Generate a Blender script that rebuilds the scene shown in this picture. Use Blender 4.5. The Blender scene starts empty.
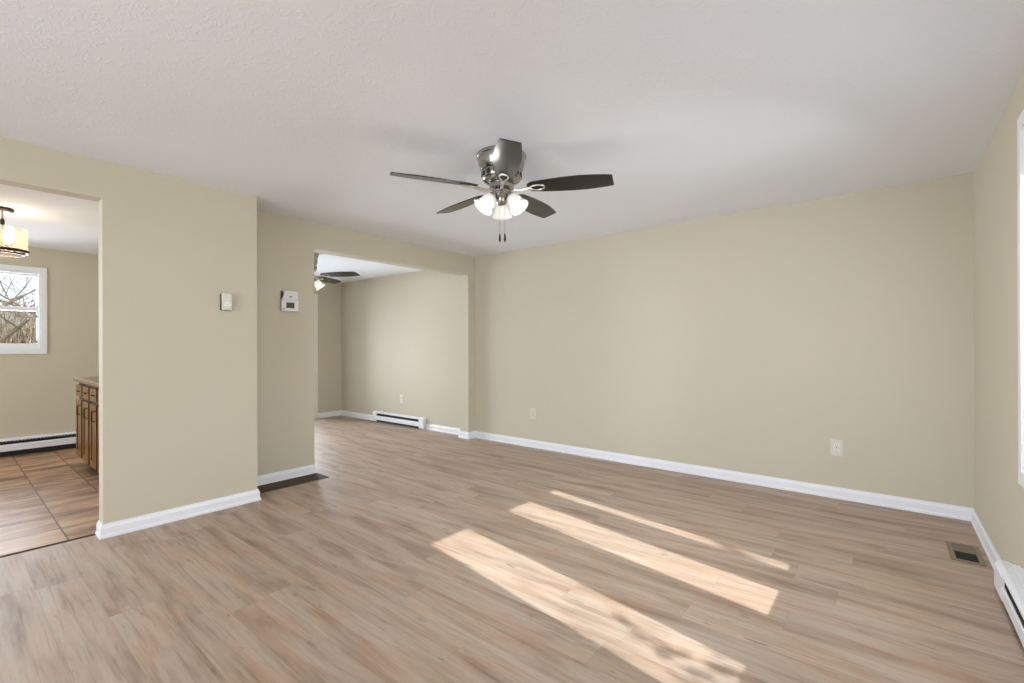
import bpy, bmesh, math, random
from mathutils import Vector, Matrix
C = bpy.context.scene.collection
SC = bpy.context.scene
R = math.radians
PI = math.pi

# ------------------------------------------------------------------ camera
YAW = 0.68086
CAMZ = 1.2312
cd = bpy.data.cameras.new('camera')
cam = bpy.data.objects.new('camera', cd)
C.objects.link(cam)
cd.sensor_width = 36.0
cd.lens = 463.2 / 1024 * 36
cd.shift_y = 4.86 / 1024
cd.clip_start = 0.05
cam.matrix_world = (Matrix.Translation((0, 0, CAMZ)) @ Matrix.Rotation(YAW, 4, 'Z')
                    @ Matrix.Rotation(PI / 2, 4, 'X') @ Matrix.Rotation(-0.0025, 4, 'Z'))
SC.camera = cam

# ------------------------------------------------------------------ world, sun, daylight, exposure
SC.view_settings.view_transform = 'Standard'
SC.view_settings.look = 'None'
SC.view_settings.exposure = -0.16
SC.view_settings.gamma = 1.0
SC.view_settings.use_curve_mapping = False

w = bpy.data.worlds.new('sky')
SC.world = w
w.use_nodes = True
nt = w.node_tree
bg = nt.nodes['Background']
sky = nt.nodes.new('ShaderNodeTexSky')
sky.sky_type = 'NISHITA'
sky.sun_disc = False
sky.sun_elevation = R(37.4)
sky.sun_rotation = R(80)
sky.dust_density = 3.0
sky.air_density = 1.0
mixw = nt.nodes.new('ShaderNodeMixRGB')
mixw.inputs[0].default_value = 0.75
mixw.inputs[2].default_value = (4.2, 4.4, 4.7, 1)      # thin bright winter overcast
nt.links.new(sky.outputs[0], mixw.inputs[1])
nt.links.new(mixw.outputs[0], bg.inputs['Color'])
bg.inputs['Strength'].default_value = 0.4

sd = bpy.data.lights.new('sun', 'SUN')
sd.energy = 9.6
sd.angle = R(0.55)
sd.color = (0.97, 0.98, 1.0)
sun = bpy.data.objects.new('sun', sd)
C.objects.link(sun)
sun.rotation_euler = Vector((-1.0, 0.166, -0.775)).to_track_quat('-Z', 'Y').to_euler()
sun.location = (8, -1, 6)


def daylight(name, loc, direction, sx, sy, power, color=(0.885, 0.955, 1.09), spread=180):
    """area lamp just outside a window pane"""
    l = bpy.data.lights.new(name, 'AREA')
    l.shape = 'RECTANGLE'
    l.size, l.size_y = sx, sy
    l.energy = power
    l.spread = R(spread)
    l.color = color
    o = bpy.data.objects.new(name, l)
    C.objects.link(o)
    o.location = loc
    o.rotation_euler = Vector(direction).to_track_quat('-Z', 'Y').to_euler()
    return o


daylight('added_fill_front', (-1.45, -3.56, 1.35), (0.2, 1, 0.24), 4.0, 1.9, 185)  # added fill lamp at a made-up window behind the camera
daylight('daylight_right_window', (0.68, 2.53, 1.42), (-1, 0.45, -0.75), 0.62, 1.36, 46, spread=155)
daylight('daylight_right_window_middle', (0.68, 1.63, 1.42), (-1, 0.45, -0.6), 0.32, 1.36, 16, spread=155)
daylight('added_fill_right_rear', (0.68, -0.6, 1.40), (-1, 0.5, 0.3), 1.2, 1.3, 14)  # added fill at an unseen window in the rear of the right wall
daylight('daylight_patio_door', (-7.86, 3.2, 1.1), (1, 0.0, 0.03), 1.5, 1.9, 104, spread=130)
daylight('daylight_kitchen_window', (-7.96, 0.35, 1.66), (1, 0, 0), 0.75, 0.8, 34)
daylight('added_fill_kitchen', (-5.9, -3.56, 1.2), (-0.6, 1, 0.05), 1.6, 1.7, 130)  # kitchen fill, added outside an invented window behind the viewpoint

# ------------------------------------------------------------------ materials


def newmat(name):
    m = bpy.data.materials.new(name)
    m.use_nodes = True
    return m, m.node_tree, m.node_tree.nodes['Principled BSDF']


def plain(name, col, rough=0.5, metal=0.0, noise=0.0, nscale=20.0, bump=0.0, coat=0.0):
    m, t, b = newmat(name)
    b.inputs['Base Color'].default_value = (*col, 1)
    b.inputs['Roughness'].default_value = rough
    b.inputs['Metallic'].default_value = metal
    b.inputs['Coat Weight'].default_value = coat
    tc = t.nodes.new('ShaderNodeTexCoord')
    n = t.nodes.new('ShaderNodeTexNoise')
    n.inputs['Scale'].default_value = nscale
    n.inputs['Detail'].default_value = 4
    t.links.new(tc.outputs['Object'], n.inputs['Vector'])
    if noise > 0:
        r = t.nodes.new('ShaderNodeMixRGB')
        r.inputs[1].default_value = (*[c * (1 - noise) for c in col], 1)
        r.inputs[2].default_value = (*[min(1, c * (1 + noise)) for c in col], 1)
        t.links.new(n.outputs['Fac'], r.inputs[0])
        t.links.new(r.outputs[0], b.inputs['Base Color'])
    if bump > 0:
        bp = t.nodes.new('ShaderNodeBump')
        bp.inputs['Strength'].default_value = bump
        bp.inputs['Distance'].default_value = 0.002
        t.links.new(n.outputs['Fac'], bp.inputs['Height'])
        t.links.new(bp.outputs[0], b.inputs['Normal'])
    return m


def emit(name, col, s):
    m, t, b = newmat(name)
    b.inputs['Base Color'].default_value = (*col, 1)
    b.inputs['Emission Color'].default_value = (*col, 1)
    b.inputs['Emission Strength'].default_value = s
    return m


M = {}
WALL = (0.605, 0.552, 0.42)
M['wall'] = plain('wall_paint', WALL, 0.75, noise=0.02, nscale=1.6, bump=0.0)
M['trim'] = plain('white_trim_paint', (0.86, 0.865, 0.88), 0.4, noise=0.015, nscale=6)
M['cream'] = plain('cream_trim_paint', (0.86, 0.82, 0.70), 0.45, noise=0.02, nscale=5)
M['enamel'] = plain('white_enamel', (0.84, 0.845, 0.86), 0.35, noise=0.015, nscale=9)
M['plastic'] = plain('white_plastic', (0.83, 0.80, 0.79), 0.4, noise=0.01)
M['ivory'] = plain('ivory_plastic', (0.70, 0.675, 0.57), 0.4, noise=0.01)
M['painted'] = plain('painted_over_plastic', (0.70, 0.645, 0.505), 0.5, noise=0.02)
M['dark'] = plain('dark_gap', (0.012, 0.011, 0.010), 0.7, noise=0.1)
M['slot'] = plain('outlet_slot', (0.05, 0.042, 0.036), 0.7, noise=0.1)
M['lcd'] = plain('lcd_screen', (0.085, 0.09, 0.06), 0.25, noise=0.15, nscale=120)
M['nickel'] = plain('brushed_nickel', (0.40, 0.38, 0.355), 0.2, 1.0, noise=0.06, nscale=60)
M['iron'] = plain('pale_nickel_bracket', (0.75, 0.71, 0.64), 0.28, 1.0, noise=0.04)
M['blade'] = plain('black_blade_veneer', (0.006, 0.0055, 0.005), 0.2, noise=0.2, nscale=9)
M['blade'].node_tree.nodes['Principled BSDF'].inputs['Specular IOR Level'].default_value = 0.75
M['bronze'] = plain('dark_bronze', (0.055, 0.035, 0.022), 0.35, 0.8, noise=0.15)
M['ventmetal'] = plain('bronze_vent_metal', (0.25, 0.195, 0.13), 0.45, 0.25, noise=0.08)
M['counter'] = plain('tan_laminate', (0.24, 0.16, 0.08), 0.5, noise=0.2, nscale=45)
M['oak_shadow'] = plain('oak_gap_shade', (0.045, 0.014, 0.010), 0.35, noise=0.2)  # darker oak: shade between the doors painted into the cabinet body
M['handle'] = plain('dark_handle', (0.05, 0.032, 0.02), 0.35, 0.8, noise=0.1)
M['bark'] = plain('grey_bark', (0.12, 0.095, 0.065), 0.9, noise=0.35, nscale=9)
M['grass'] = plain('winter_grass', (0.30, 0.27, 0.15), 0.95, noise=0.4, nscale=3)
M['siding'] = plain('tan_siding', (0.42, 0.36, 0.28), 0.8, noise=0.08, nscale=8)
M['roof'] = plain('grey_roof_shingle', (0.14, 0.14, 0.145), 0.9, noise=0.25, nscale=25)
M['leaf'] = plain('evergreen_leaf', (0.06, 0.085, 0.03), 0.7, noise=0.4, nscale=5)
M['twig'] = plain('dry_twig', (0.21, 0.165, 0.11), 0.9, noise=0.6, nscale=7)
M['post'] = plain('white_post_paint', (0.75, 0.75, 0.74), 0.6, noise=0.03)
M['board'] = plain('dark_brown_board', (0.065, 0.040, 0.022), 0.85, noise=0.3, nscale=14)
M['bulb'] = emit('lit_bulb', (1.0, 0.96, 0.89), 14.0)
M['bulb_warm'] = emit('lit_warm_bulb', (1.0, 0.85, 0.6), 6.0)


def add(t, kind, **kw):
    n = t.nodes.new(kind)
    for k, v in kw.items():
        setattr(n, k, v)
    return n


def mth(t, op, a, b=None, c=None):
    n = t.nodes.new('ShaderNodeMath')
    n.operation = op
    for i, x in enumerate((a, b, c)):
        if x is None:
            continue
        if isinstance(x, (int, float)):
            n.inputs[i].default_value = x
        else:
            t.links.new(x, n.inputs[i])
    return n.outputs[0]


def ramp(t, fac, stops, interp='LINEAR'):
    n = t.nodes.new('ShaderNodeValToRGB')
    n.color_ramp.interpolation = interp
    e = n.color_ramp.elements
    while len(e) < len(stops):
        e.new(0.5)
    for i, (p, c) in enumerate(stops):
        e[i].position = p
        e[i].color = (*c, 1)
    t.links.new(fac, n.inputs[0])
    return n.outputs[0]


def mixc(t, fac, a, b, mode='MIX'):
    n = t.nodes.new('ShaderNodeMixRGB')
    n.blend_type = mode
    for i, x in enumerate((fac, a, b)):
        if isinstance(x, (int, float)):
            n.inputs[i].default_value = x
        elif isinstance(x, tuple):
            n.inputs[i].default_value = (*x, 1)
        else:
            t.links.new(x, n.inputs[i])
    return n.outputs[0]


def make_floor_mat():
    m, t, b = newmat('vinyl_plank_floor')
    tc = add(t, 'ShaderNodeTexCoord')
    sp = add(t, 'ShaderNodeSeparateXYZ')
    t.links.new(tc.outputs['Object'], sp.inputs[0])
    X, Y = sp.outputs[0], sp.outputs[1]
    PW, PL = 0.181, 1.22
    rowf = mth(t, 'DIVIDE', mth(t, 'ADD', Y, 0.06), PW)
    row = mth(t, 'FLOOR', rowf)
    fy = mth(t, 'FRACT', rowf)
    wn = add(t, 'ShaderNodeTexWhiteNoise', noise_dimensions='1D')
    t.links.new(row, wn.inputs['W'])
    colf = mth(t, 'ADD', mth(t, 'DIVIDE', X, PL), mth(t, 'MULTIPLY', wn.outputs['Value'], 5.37))
    col = mth(t, 'FLOOR', colf)
    fx = mth(t, 'FRACT', colf)
    cb = add(t, 'ShaderNodeCombineXYZ')
    t.links.new(row, cb.inputs[0])
    t.links.new(col, cb.inputs[1])
    wn2 = add(t, 'ShaderNodeTexWhiteNoise', noise_dimensions='2D')
    t.links.new(cb.outputs[0], wn2.inputs['Vector'])
    rnd = wn2.outputs['Value']
    # grain coordinates, shifted per plank
    gx = mth(t, 'ADD', mth(t, 'MULTIPLY', X, 1.0), mth(t, 'MULTIPLY', rnd, 37.0))
    gy = mth(t, 'ADD', mth(t, 'MULTIPLY', Y, 1.0), mth(t, 'MULTIPLY', rnd, 11.0))
    def noise(sx, sy, detail, rough=0.55, dist=0.0):
        c = add(t, 'ShaderNodeCombineXYZ')
        t.links.new(mth(t, 'MULTIPLY', gx, sx), c.inputs[0])
        t.links.new(mth(t, 'MULTIPLY', gy, sy), c.inputs[1])
        n = add(t, 'ShaderNodeTexNoise')
        n.inputs['Scale'].default_value = 1.0
        n.inputs['Detail'].default_value = detail
        n.inputs['Roughness'].default_value = rough
        n.inputs['Distortion'].default_value = dist
        t.links.new(c.outputs[0], n.inputs['Vector'])
        return n.outputs['Fac']
    broad = noise(1.15, 10.0, 4, 0.6, 0.5)
    fine = noise(2.6, 75.0, 5, 0.65, 0.25)
    mott = noise(2.4, 10.0, 5, 0.65, 0.5)
    base = ramp(t, broad, [(0.30, (0.285, 0.206, 0.148)), (0.46, (0.415, 0.318, 0.238)), (0.58, (0.475, 0.378, 0.293)), (0.76, (0.51, 0.413, 0.325))])
    warm = ramp(t, mott, [(0.42, (1.0, 1.0, 1.0)), (0.66, (1.0, 0.87, 0.78))])
    base = mixc(t, 1.0, base, warm, 'MULTIPLY')
    fr = ramp(t, fine, [(0.30, (0.76, 0.735, 0.71)), (0.47, (1, 1, 1)), (0.75, (1.05, 1.05, 1.04))])
    base = mixc(t, 1.0, base, fr, 'MULTIPLY')
    tone = ramp(t, rnd, [(0.0, (0.93, 0.92, 0.91)), (0.5, (0.99, 0.985, 0.985)), (1.0, (1.03, 1.035, 1.04))])
    base = mixc(t, 1.0, base, tone, 'MULTIPLY')
    # grey smudges and small dark knots
    kn = noise(6.0, 24.0, 2, 0.5, 0.1)
    knm = ramp(t, kn, [(0.655, (0, 0, 0)), (0.78, (1, 1, 1))])
    base = mixc(t, mth(t, 'MULTIPLY', knm, 0.68), base, (0.16, 0.125, 0.10))
    # seams
    ey = mth(t, 'MULTIPLY', mth(t, 'MINIMUM', fy, mth(t, 'SUBTRACT', 1.0, fy)), PW)
    ex = mth(t, 'MULTIPLY', mth(t, 'MINIMUM', fx, mth(t, 'SUBTRACT', 1.0, fx)), PL)
    seam = mth(t, 'LESS_THAN', mth(t, 'MINIMUM', ex, ey), 0.0012)
    base = mixc(t, mth(t, 'MULTIPLY', seam, 0.2), base, (0.13, 0.095, 0.07))
    t.links.new(base, b.inputs['Base Color'])
    rg = ramp(t, fine, [(0.3, (0.50, 0.50, 0.50)), (0.7, (0.42, 0.42, 0.42))])
    t.links.new(rg, b.inputs['Roughness'])
    b.inputs['Specular IOR Level'].default_value = 0.4
    bp = add(t, 'ShaderNodeBump')
    bp.inputs['Strength'].default_value = 0.12
    bp.inputs['Distance'].default_value = 0.001
    t.links.new(fine, bp.inputs['Height'])
    t.links.new(bp.outputs[0], b.inputs['Normal'])
    return m


def make_tile_mat():
    m, t, b = newmat('kitchen_floor_tile')
    tc = add(t, 'ShaderNodeTexCoord')
    sp = add(t, 'ShaderNodeSeparateXYZ')
    t.links.new(tc.outputs['Object'], sp.inputs[0])
    X, Y = sp.outputs[0], sp.outputs[1]
    S = 0.332
    u = mth(t, 'DIVIDE', mth(t, 'ADD', X, 4.052), S)
    v = mth(t, 'DIVIDE', mth(t, 'SUBTRACT', Y, 0.515), S)
    cb = add(t, 'ShaderNodeCombineXYZ')
    t.links.new(mth(t, 'FLOOR', u), cb.inputs[0])
    t.links.new(mth(t, 'FLOOR', v), cb.inputs[1])
    wn = add(t, 'ShaderNodeTexWhiteNoise', noise_dimensions='2D')
    t.links.new(cb.outputs[0], wn.inputs['Vector'])
    rnd = wn.outputs['Value']
    c = add(t, 'ShaderNodeCombineXYZ')
    t.links.new(mth(t, 'ADD', mth(t, 'MULTIPLY', X, 6.5), mth(t, 'MULTIPLY', rnd, 31)), c.inputs[0])
    t.links.new(mth(t, 'ADD', mth(t, 'MULTIPLY', Y, 1.8), mth(t, 'MULTIPLY', rnd, 17)), c.inputs[1])
    n = add(t, 'ShaderNodeTexNoise')
    n.inputs['Scale'].default_value = 1.0
    n.inputs['Detail'].default_value = 5
    n.inputs['Roughness'].default_value = 0.6
    n.inputs['Distortion'].default_value = 0.7
    t.links.new(c.outputs[0], n.inputs['Vector'])
    base = ramp(t, n.outputs['Fac'], [(0.32, (0.15, 0.072, 0.034)), (0.44, (0.34, 0.19, 0.095)), (0.56, (0.54, 0.335, 0.18)), (0.72, (0.63, 0.43, 0.26))])
    tone = ramp(t, rnd, [(0.0, (0.85, 0.83, 0.84)), (1.0, (1.1, 1.08, 1.05))])
    base = mixc(t, 1.0, base, tone, 'MULTIPLY')
    fu, fv = mth(t, 'FRACT', u), mth(t, 'FRACT', v)
    eu = mth(t, 'MINIMUM', fu, mth(t, 'SUBTRACT', 1.0, fu))
    ev = mth(t, 'MINIMUM', fv, mth(t, 'SUBTRACT', 1.0, fv))
    gr = mth(t, 'LESS_THAN', mth(t, 'MINIMUM', eu, ev), 0.013)
    base = mixc(t, gr, base, (0.075, 0.04, 0.022))
    t.links.new(base, b.inputs['Base Color'])
    b.inputs['Roughness'].default_value = 0.38
    return m


def make_ceiling_mat():
    m, t, b = newmat('textured_ceiling')
    b.inputs['Base Color'].default_value = (0.845, 0.865, 0.895, 1)
    b.inputs['Roughness'].default_value = 0.9
    tc = add(t, 'ShaderNodeTexCoord')
    n = add(t, 'ShaderNodeTexNoise')
    n.inputs['Scale'].default_value = 9.0
    n.inputs['Detail'].default_value = 2
    t.links.new(tc.outputs['Object'], n.inputs['Vector'])
    mv = add(t, 'ShaderNodeVectorMath', operation='MULTIPLY_ADD')
    mv.inputs[1].default_value = (0.09, 0.09, 0.09)
    t.links.new(n.outputs['Color'], mv.inputs[0])
    t.links.new(tc.outputs['Object'], mv.inputs[2])
    n2 = add(t, 'ShaderNodeTexNoise')
    n2.inputs['Scale'].default_value = 12.0
    n2.inputs['Detail'].default_value = 3
    n2.inputs['Distortion'].default_value = 1.6
    t.links.new(mv.outputs[0], n2.inputs['Vector'])
    h = ramp(t, n2.outputs['Fac'], [(0.50, (0, 0, 0)), (0.535, (0.8, 0.8, 0.8)), (0.575, (0.1, 0.1, 0.1)), (0.62, (0, 0, 0))])
    bp = add(t, 'ShaderNodeBump')
    bp.inputs['Strength'].default_value = 0.27
    bp.inputs['Distance'].default_value = 0.004
    t.links.new(h, bp.inputs['Height'])
    t.links.new(bp.outputs[0], b.inputs['Normal'])
    return m


def make_oak_mat():
    m, t, b = newmat('honey_oak_cabinet')
    tc = add(t, 'ShaderNodeTexCoord')
    mp = add(t, 'ShaderNodeMapping')
    mp.inputs['Scale'].default_value = (30, 30, 3)
    t.links.new(tc.outputs['Object'], mp.inputs[0])
    n = add(t, 'ShaderNodeTexNoise')
    n.inputs['Scale'].default_value = 1.2
    n.inputs['Detail'].default_value = 4
    t.links.new(mp.outputs[0], n.inputs['Vector'])
    c = ramp(t, n.outputs['Fac'], [(0.3, (0.135, 0.056, 0.012)), (0.7, (0.255, 0.12, 0.028))])
    t.links.new(c, b.inputs['Base Color'])
    b.inputs['Roughness'].default_value = 0.28
    return m


def make_right_wall_mat():
    """wall paint with a peeled, unpainted strip of white plaster above the heater"""
    m, t, b = newmat('wall_paint_peeled')
    tc = add(t, 'ShaderNodeTexCoord')
    sp = add(t, 'ShaderNodeSeparateXYZ')
    t.links.new(tc.outputs['Object'], sp.inputs[0])
    n = add(t, 'ShaderNodeTexNoise')
    n.inputs['Scale'].default_value = 26
    n.inputs['Detail'].default_value = 4
    t.links.new(tc.outputs['Object'], n.inputs['Vector'])
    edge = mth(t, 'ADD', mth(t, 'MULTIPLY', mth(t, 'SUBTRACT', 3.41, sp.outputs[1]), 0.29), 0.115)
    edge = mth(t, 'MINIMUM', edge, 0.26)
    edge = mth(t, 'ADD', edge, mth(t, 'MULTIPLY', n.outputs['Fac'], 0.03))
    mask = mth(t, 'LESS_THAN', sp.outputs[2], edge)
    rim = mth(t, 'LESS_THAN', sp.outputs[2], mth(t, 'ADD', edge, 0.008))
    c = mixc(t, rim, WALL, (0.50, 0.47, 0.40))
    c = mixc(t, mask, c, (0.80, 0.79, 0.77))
    t.links.new(c, b.inputs['Base Color'])
    b.inputs['Roughness'].default_value = 0.75
    return m


def make_clear_glass(name, tint=(0.97, 0.98, 0.98)):
    m, t, b = newmat(name)
    out = t.nodes['Material Output']
    tr = add(t, 'ShaderNodeBsdfTransparent')
    tr.inputs[0].default_value = (*tint, 1)
    gl = add(t, 'ShaderNodeBsdfGlossy')
    gl.inputs['Roughness'].default_value = 0.02
    fr = add(t, 'ShaderNodeFresnel')
    fr.inputs[0].default_value = 1.45
    mx = add(t, 'ShaderNodeMixShader')
    t.links.new(fr.outputs[0], mx.inputs[0])
    t.links.new(tr.outputs[0], mx.inputs[1])
    t.links.new(gl.outputs[0], mx.inputs[2])
    t.links.new(mx.outputs[0], out.inputs[0])
    return m


def make_frosted(name, col, emis):
    """frosted lamp glass lit by its bulb: mostly translucent"""
    m, t, b = newmat(name)
    out = t.nodes['Material Output']
    tr = add(t, 'ShaderNodeBsdfTransparent')
    tr.inputs[0].default_value = (*col, 1)
    tl = add(t, 'ShaderNodeBsdfTranslucent')
    tl.inputs[0].default_value = (*col, 1)
    df = add(t, 'ShaderNodeBsdfPrincipled')
    df.inputs['Base Color'].default_value = (*col, 1)
    df.inputs['Roughness'].default_value = 0.25
    m1 = add(t, 'ShaderNodeMixShader')
    m1.inputs[0].default_value = 0.45
    t.links.new(tl.outputs[0], m1.inputs[1])
    t.links.new(df.outputs[0], m1.inputs[2])
    m2 = add(t, 'ShaderNodeMixShader')
    m2.inputs[0].default_value = emis
    t.links.new(m1.outputs[0], m2.inputs[1])
    t.links.new(tr.outputs[0], m2.inputs[2])
    t.links.new(m2.outputs[0], out.inputs[0])
    return m


M['floor'] = make_floor_mat()
M['tile'] = make_tile_mat()
M['ceiling'] = make_ceiling_mat()
M['oak'] = make_oak_mat()
M['wall_peeled'] = make_right_wall_mat()
M['glass'] = make_clear_glass('window_glass')
M['drumglass'] = make_frosted('amber_seeded_glass', (0.96, 0.93, 0.86), 0.88)
M['frosted'] = make_frosted('frosted_white_glass', (0.50, 0.50, 0.49), 0.25)

# ------------------------------------------------------------------ mesh helpers


def box(bm, x0, x1, y0, y1, z0, z1, mat=None, bev=0.0):
    vs = [bm.verts.new(p) for p in ((x0, y0, z0), (x1, y0, z0), (x1, y1, z0), (x0, y1, z0),
                                    (x0, y0, z1), (x1, y0, z1), (x1, y1, z1), (x0, y1, z1))]
    fs = [bm.faces.new([vs[i] for i in f]) for f in
          ((0, 3, 2, 1), (4, 5, 6, 7), (0, 1, 5, 4), (1, 2, 6, 5), (2, 3, 7, 6), (3, 0, 4, 7))]
    if bev > 0:
        es = set(e for f in fs for e in f.edges)
        bmesh.ops.bevel(bm, geom=list(es), offset=bev, segments=2, profile=0.5, affect='EDGES')
    if mat is not None:
        bmesh.ops.transform(bm, matrix=mat, verts=[v for v in vs if v.is_valid])
    return bm


def nb(*a, **k):
    bm = bmesh.new()
    if a:
        box(bm, *a, **k)
    return bm


def lathe(bm, prof, seg=32, mat=None, cap=True):
    """prof: list of (r, z); revolved about local z"""
    rings = []
    for r, z in prof:
        if r < 1e-6:
            rings.append([bm.verts.new((0, 0, z))])
        else:
            rings.append([bm.verts.new((r * math.cos(2 * PI * i / seg), r * math.sin(2 * PI * i / seg), z)) for i in range(seg)])
    for a, b in zip(rings[:-1], rings[1:]):
        for i in range(seg):
            j = (i + 1) % seg
            if len(a) == 1 and len(b) == 1:
                continue
            if len(a) == 1:
                bm.faces.new((a[0], b[j], b[i]))
            elif len(b) == 1:
                bm.faces.new((a[i], a[j], b[0]))
            else:
                bm.faces.new((a[i], a[j], b[j], b[i]))
    vs = [v for r in rings for v in r]
    if mat is not None:
        bmesh.ops.transform(bm, matrix=mat, verts=vs)
    return bm


def tube(bm, pts, rad, seg=8):
    pts = [Vector(p) for p in pts]
    rings = []
    n = len(pts)
    for i, p in enumerate(pts):
        d = (pts[min(i + 1, n - 1)] - pts[max(i - 1, 0)]).normalized()
        up = Vector((0, 0, 1)) if abs(d.z) < 0.9 else Vector((1, 0, 0))
        a = d.cross(up).normalized()
        b = d.cross(a).normalized()
        r = rad[i] if isinstance(rad, (list, tuple)) else rad
        rings.append([bm.verts.new(p + (a * math.cos(2 * PI * k / seg) + b * math.sin(2 * PI * k / seg)) * r) for k in range(seg)])
    for A, B in zip(rings[:-1], rings[1:]):
        for i in range(seg):
            j = (i + 1) % seg
            bm.faces.new((A[i], A[j], B[j], B[i]))
    bm.faces.new(rings[0][::-1])
    bm.faces.new(rings[-1])
    return bm


def prism(bm, outline, z0, z1, mat=None, bev=0.0):
    """outline in xy, extruded along z"""
    lo = [bm.verts.new((x, y, z0)) for x, y in outline]
    hi = [bm.verts.new((x, y, z1)) for x, y in outline]
    n = len(outline)
    fs = [bm.faces.new(lo[::-1]), bm.faces.new(hi)]
    for i in range(n):
        j = (i + 1) % n
        fs.append(bm.faces.new((lo[i], lo[j], hi[j], hi[i])))
    if bev > 0:
        es = set(e for f in fs[:2] for e in f.edges)
        bmesh.ops.bevel(bm, geom=list(es), offset=bev, segments=2, profile=0.5, affect='EDGES')
    if mat is not None:
        bmesh.ops.transform(bm, matrix=mat, verts=bm.verts[:])
    return bm


def obj(name, bm, m, parent=None, smooth=False):
    bmesh.ops.recalc_face_normals(bm, faces=bm.faces[:])
    me = bpy.data.meshes.new(name)
    bm.to_mesh(me)
    bm.free()
    me.materials.append(M[m] if isinstance(m, str) else m)
    if smooth:
        for p in me.polygons:
            p.use_smooth = True
        me.set_sharp_from_angle(angle=R(42))
    o = bpy.data.objects.new(name, me)
    C.objects.link(o)
    if parent is not None:
        o.parent = parent
    return o


def struct(name, bm, m, parent=None, smooth=False, label=None):
    o = obj(name, bm, m, parent, smooth)
    if parent is None:
        o['kind'] = 'structure'
        if label:
            o['label'] = label
            o['category'] = name.split('_')[0]
    return o


def tag(o, label, cat, group=None):
    o['label'] = label
    o['category'] = cat
    if group:
        o['group'] = group
    return o


def thing(name, label, cat, loc=(0, 0, 0), rz=0.0, group=None):
    o = bpy.data.objects.new(name, None)
    o.empty_display_size = 0.1
    C.objects.link(o)
    o.location = loc
    o.rotation_euler = (0, 0, rz)
    return tag(o, label, cat, group)


def copy_tree(o, parent=None):
    c = o.copy()
    C.objects.link(c)
    if parent is not None:
        c.parent = parent
    for ch in list(o.children):
        copy_tree(ch, c)
    return c


# ------------------------------------------------------------------ dimensions
XL, XN, XR, YB = -4.333, -3.936, 0.471, 4.551
XK = -4.053                 # kitchen side of the near wall
YO = 0.660                  # right edge of the kitchen opening
YC = 1.603                  # corner where the near wall steps back
H, HK, HN = 2.44, 2.41, 2.375
XKF, XNF = -7.78, -7.64     # far walls of kitchen and of the second room
YF = -3.4                   # wall behind the camera

# ------------------------------------------------------------------ room shell
bm = nb(XK, XR + 0.13, YF - 0.12, YB + 0.12, -0.12, 0.0)
box(bm, XNF - 0.14, XK, YC - 0.1, YB + 0.12, -0.12, 0.0)
struct('floor', bm, 'floor', label='light brown wood plank vinyl floor with warm grey grain')
struct('floor_kitchen', nb(XKF - 0.14, XK, YF - 0.12, YC - 0.1, -0.12, -0.001), 'tile', label='brown wood look square tile floor of the kitchen')
struct('trim_1', nb(XK - 0.012, XK + 0.014, -0.7, YO, -0.002, 0.004, bev=0.001), 'board', label='thin dark strip between plank floor and kitchen tile')

bm = nb(XN, XR + 0.13, YF - 0.12, YB + 0.12, H, H + 0.12)
box(bm, XL, XN, YC, YB + 0.12, H, H + 0.12)
struct('ceiling', bm, 'ceiling', label='white swirl textured ceiling above the main room')
struct('ceiling_kitchen', nb(XKF - 0.14, XN - 0.02, YF - 0.12, YC - 0.05, HK, HK + 0.15), 'ceiling', label='white ceiling of the kitchen')
struct('ceiling_far', nb(XNF - 0.14, XL - 0.02, YC - 0.05, YB + 0.12, HN, HN + 0.18), 'ceiling', label='white ceiling of the room beyond the opening')

struct('wall_back', nb(XNF - 0.14, XR + 0.13, YB, YB + 0.12, 0, H), 'wall', label='long beige wall opposite with two outlets')

# right wall with two window holes (sun side) and one added further back for fill light
HZ0, HZ1 = 0.675, 2.18
W1 = (2.10, 2.985)
W2 = (0.98, 1.94)
W3 = (-1.25, 0.05)
T = 0.13
bm = bmesh.new()
ys = [YF - 0.12, W3[0], W3[1], W2[0], W2[1], W1[0], W1[1], YB + 0.12]
for i in range(0, 8, 2):
    box(bm, XR, XR + T, ys[i], ys[i + 1], 0, H)
for a, b in (W1, W2, W3):
    box(bm, XR, XR + T, a, b, 0, HZ0)
    box(bm, XR, XR + T, a, b, HZ1, H)
struct('wall_right', bm, 'wall_peeled', label='beige window wall with peeled paint above the heater')

# front wall (behind the camera) with a wide window added for fill light
bm = bmesh.new()
FW = (-3.4, 0.2)
KW = (-6.7, -5.1)
for a, b in ((XKF - 0.14, KW[0]), (KW[1], FW[0]), (FW[1], XR)):
    box(bm, a, b, YF - 0.12, YF, 0, H)
for a, b in (FW, KW):
    box(bm, a, b, YF - 0.12, YF, 0, 0.4)
    box(bm, a, b, YF - 0.12, YF, 2.3, H)
struct('wall_front', bm, 'wall', label='beige wall behind the viewpoint')

# near left wall with the kitchen opening, closet block and partition
bm = bmesh.new()
box(bm, XK, XN, YF, -0.70, 0, H)
box(bm, XK, XN, -0.70, YO, 2.194, H)
box(bm, XK, XN, YO, YC, 0, H)
struct('wall_near', bm, 'wall', label='beige wall stepping forward beside the kitchen opening')
struct('wall_partition', nb(XKF, XK, YC - 0.1, YC, 0, HK), 'wall', label='beige wall dividing kitchen from far room')
# left wall with the wide opening to the second room
XLB = XL - 0.158
OY0, OY1, OZ = 2.292, 4.425, 2.187
bm = bmesh.new()
box(bm, XLB, XL, YC, OY0, 0, H)
box(bm, XLB, XL, OY0, OY1, OZ, H)
box(bm, XLB, XL, OY1, YB, 0, H)
struct('wall_left', bm, 'wall', label='beige wall with the wide opening to the far room')
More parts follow.
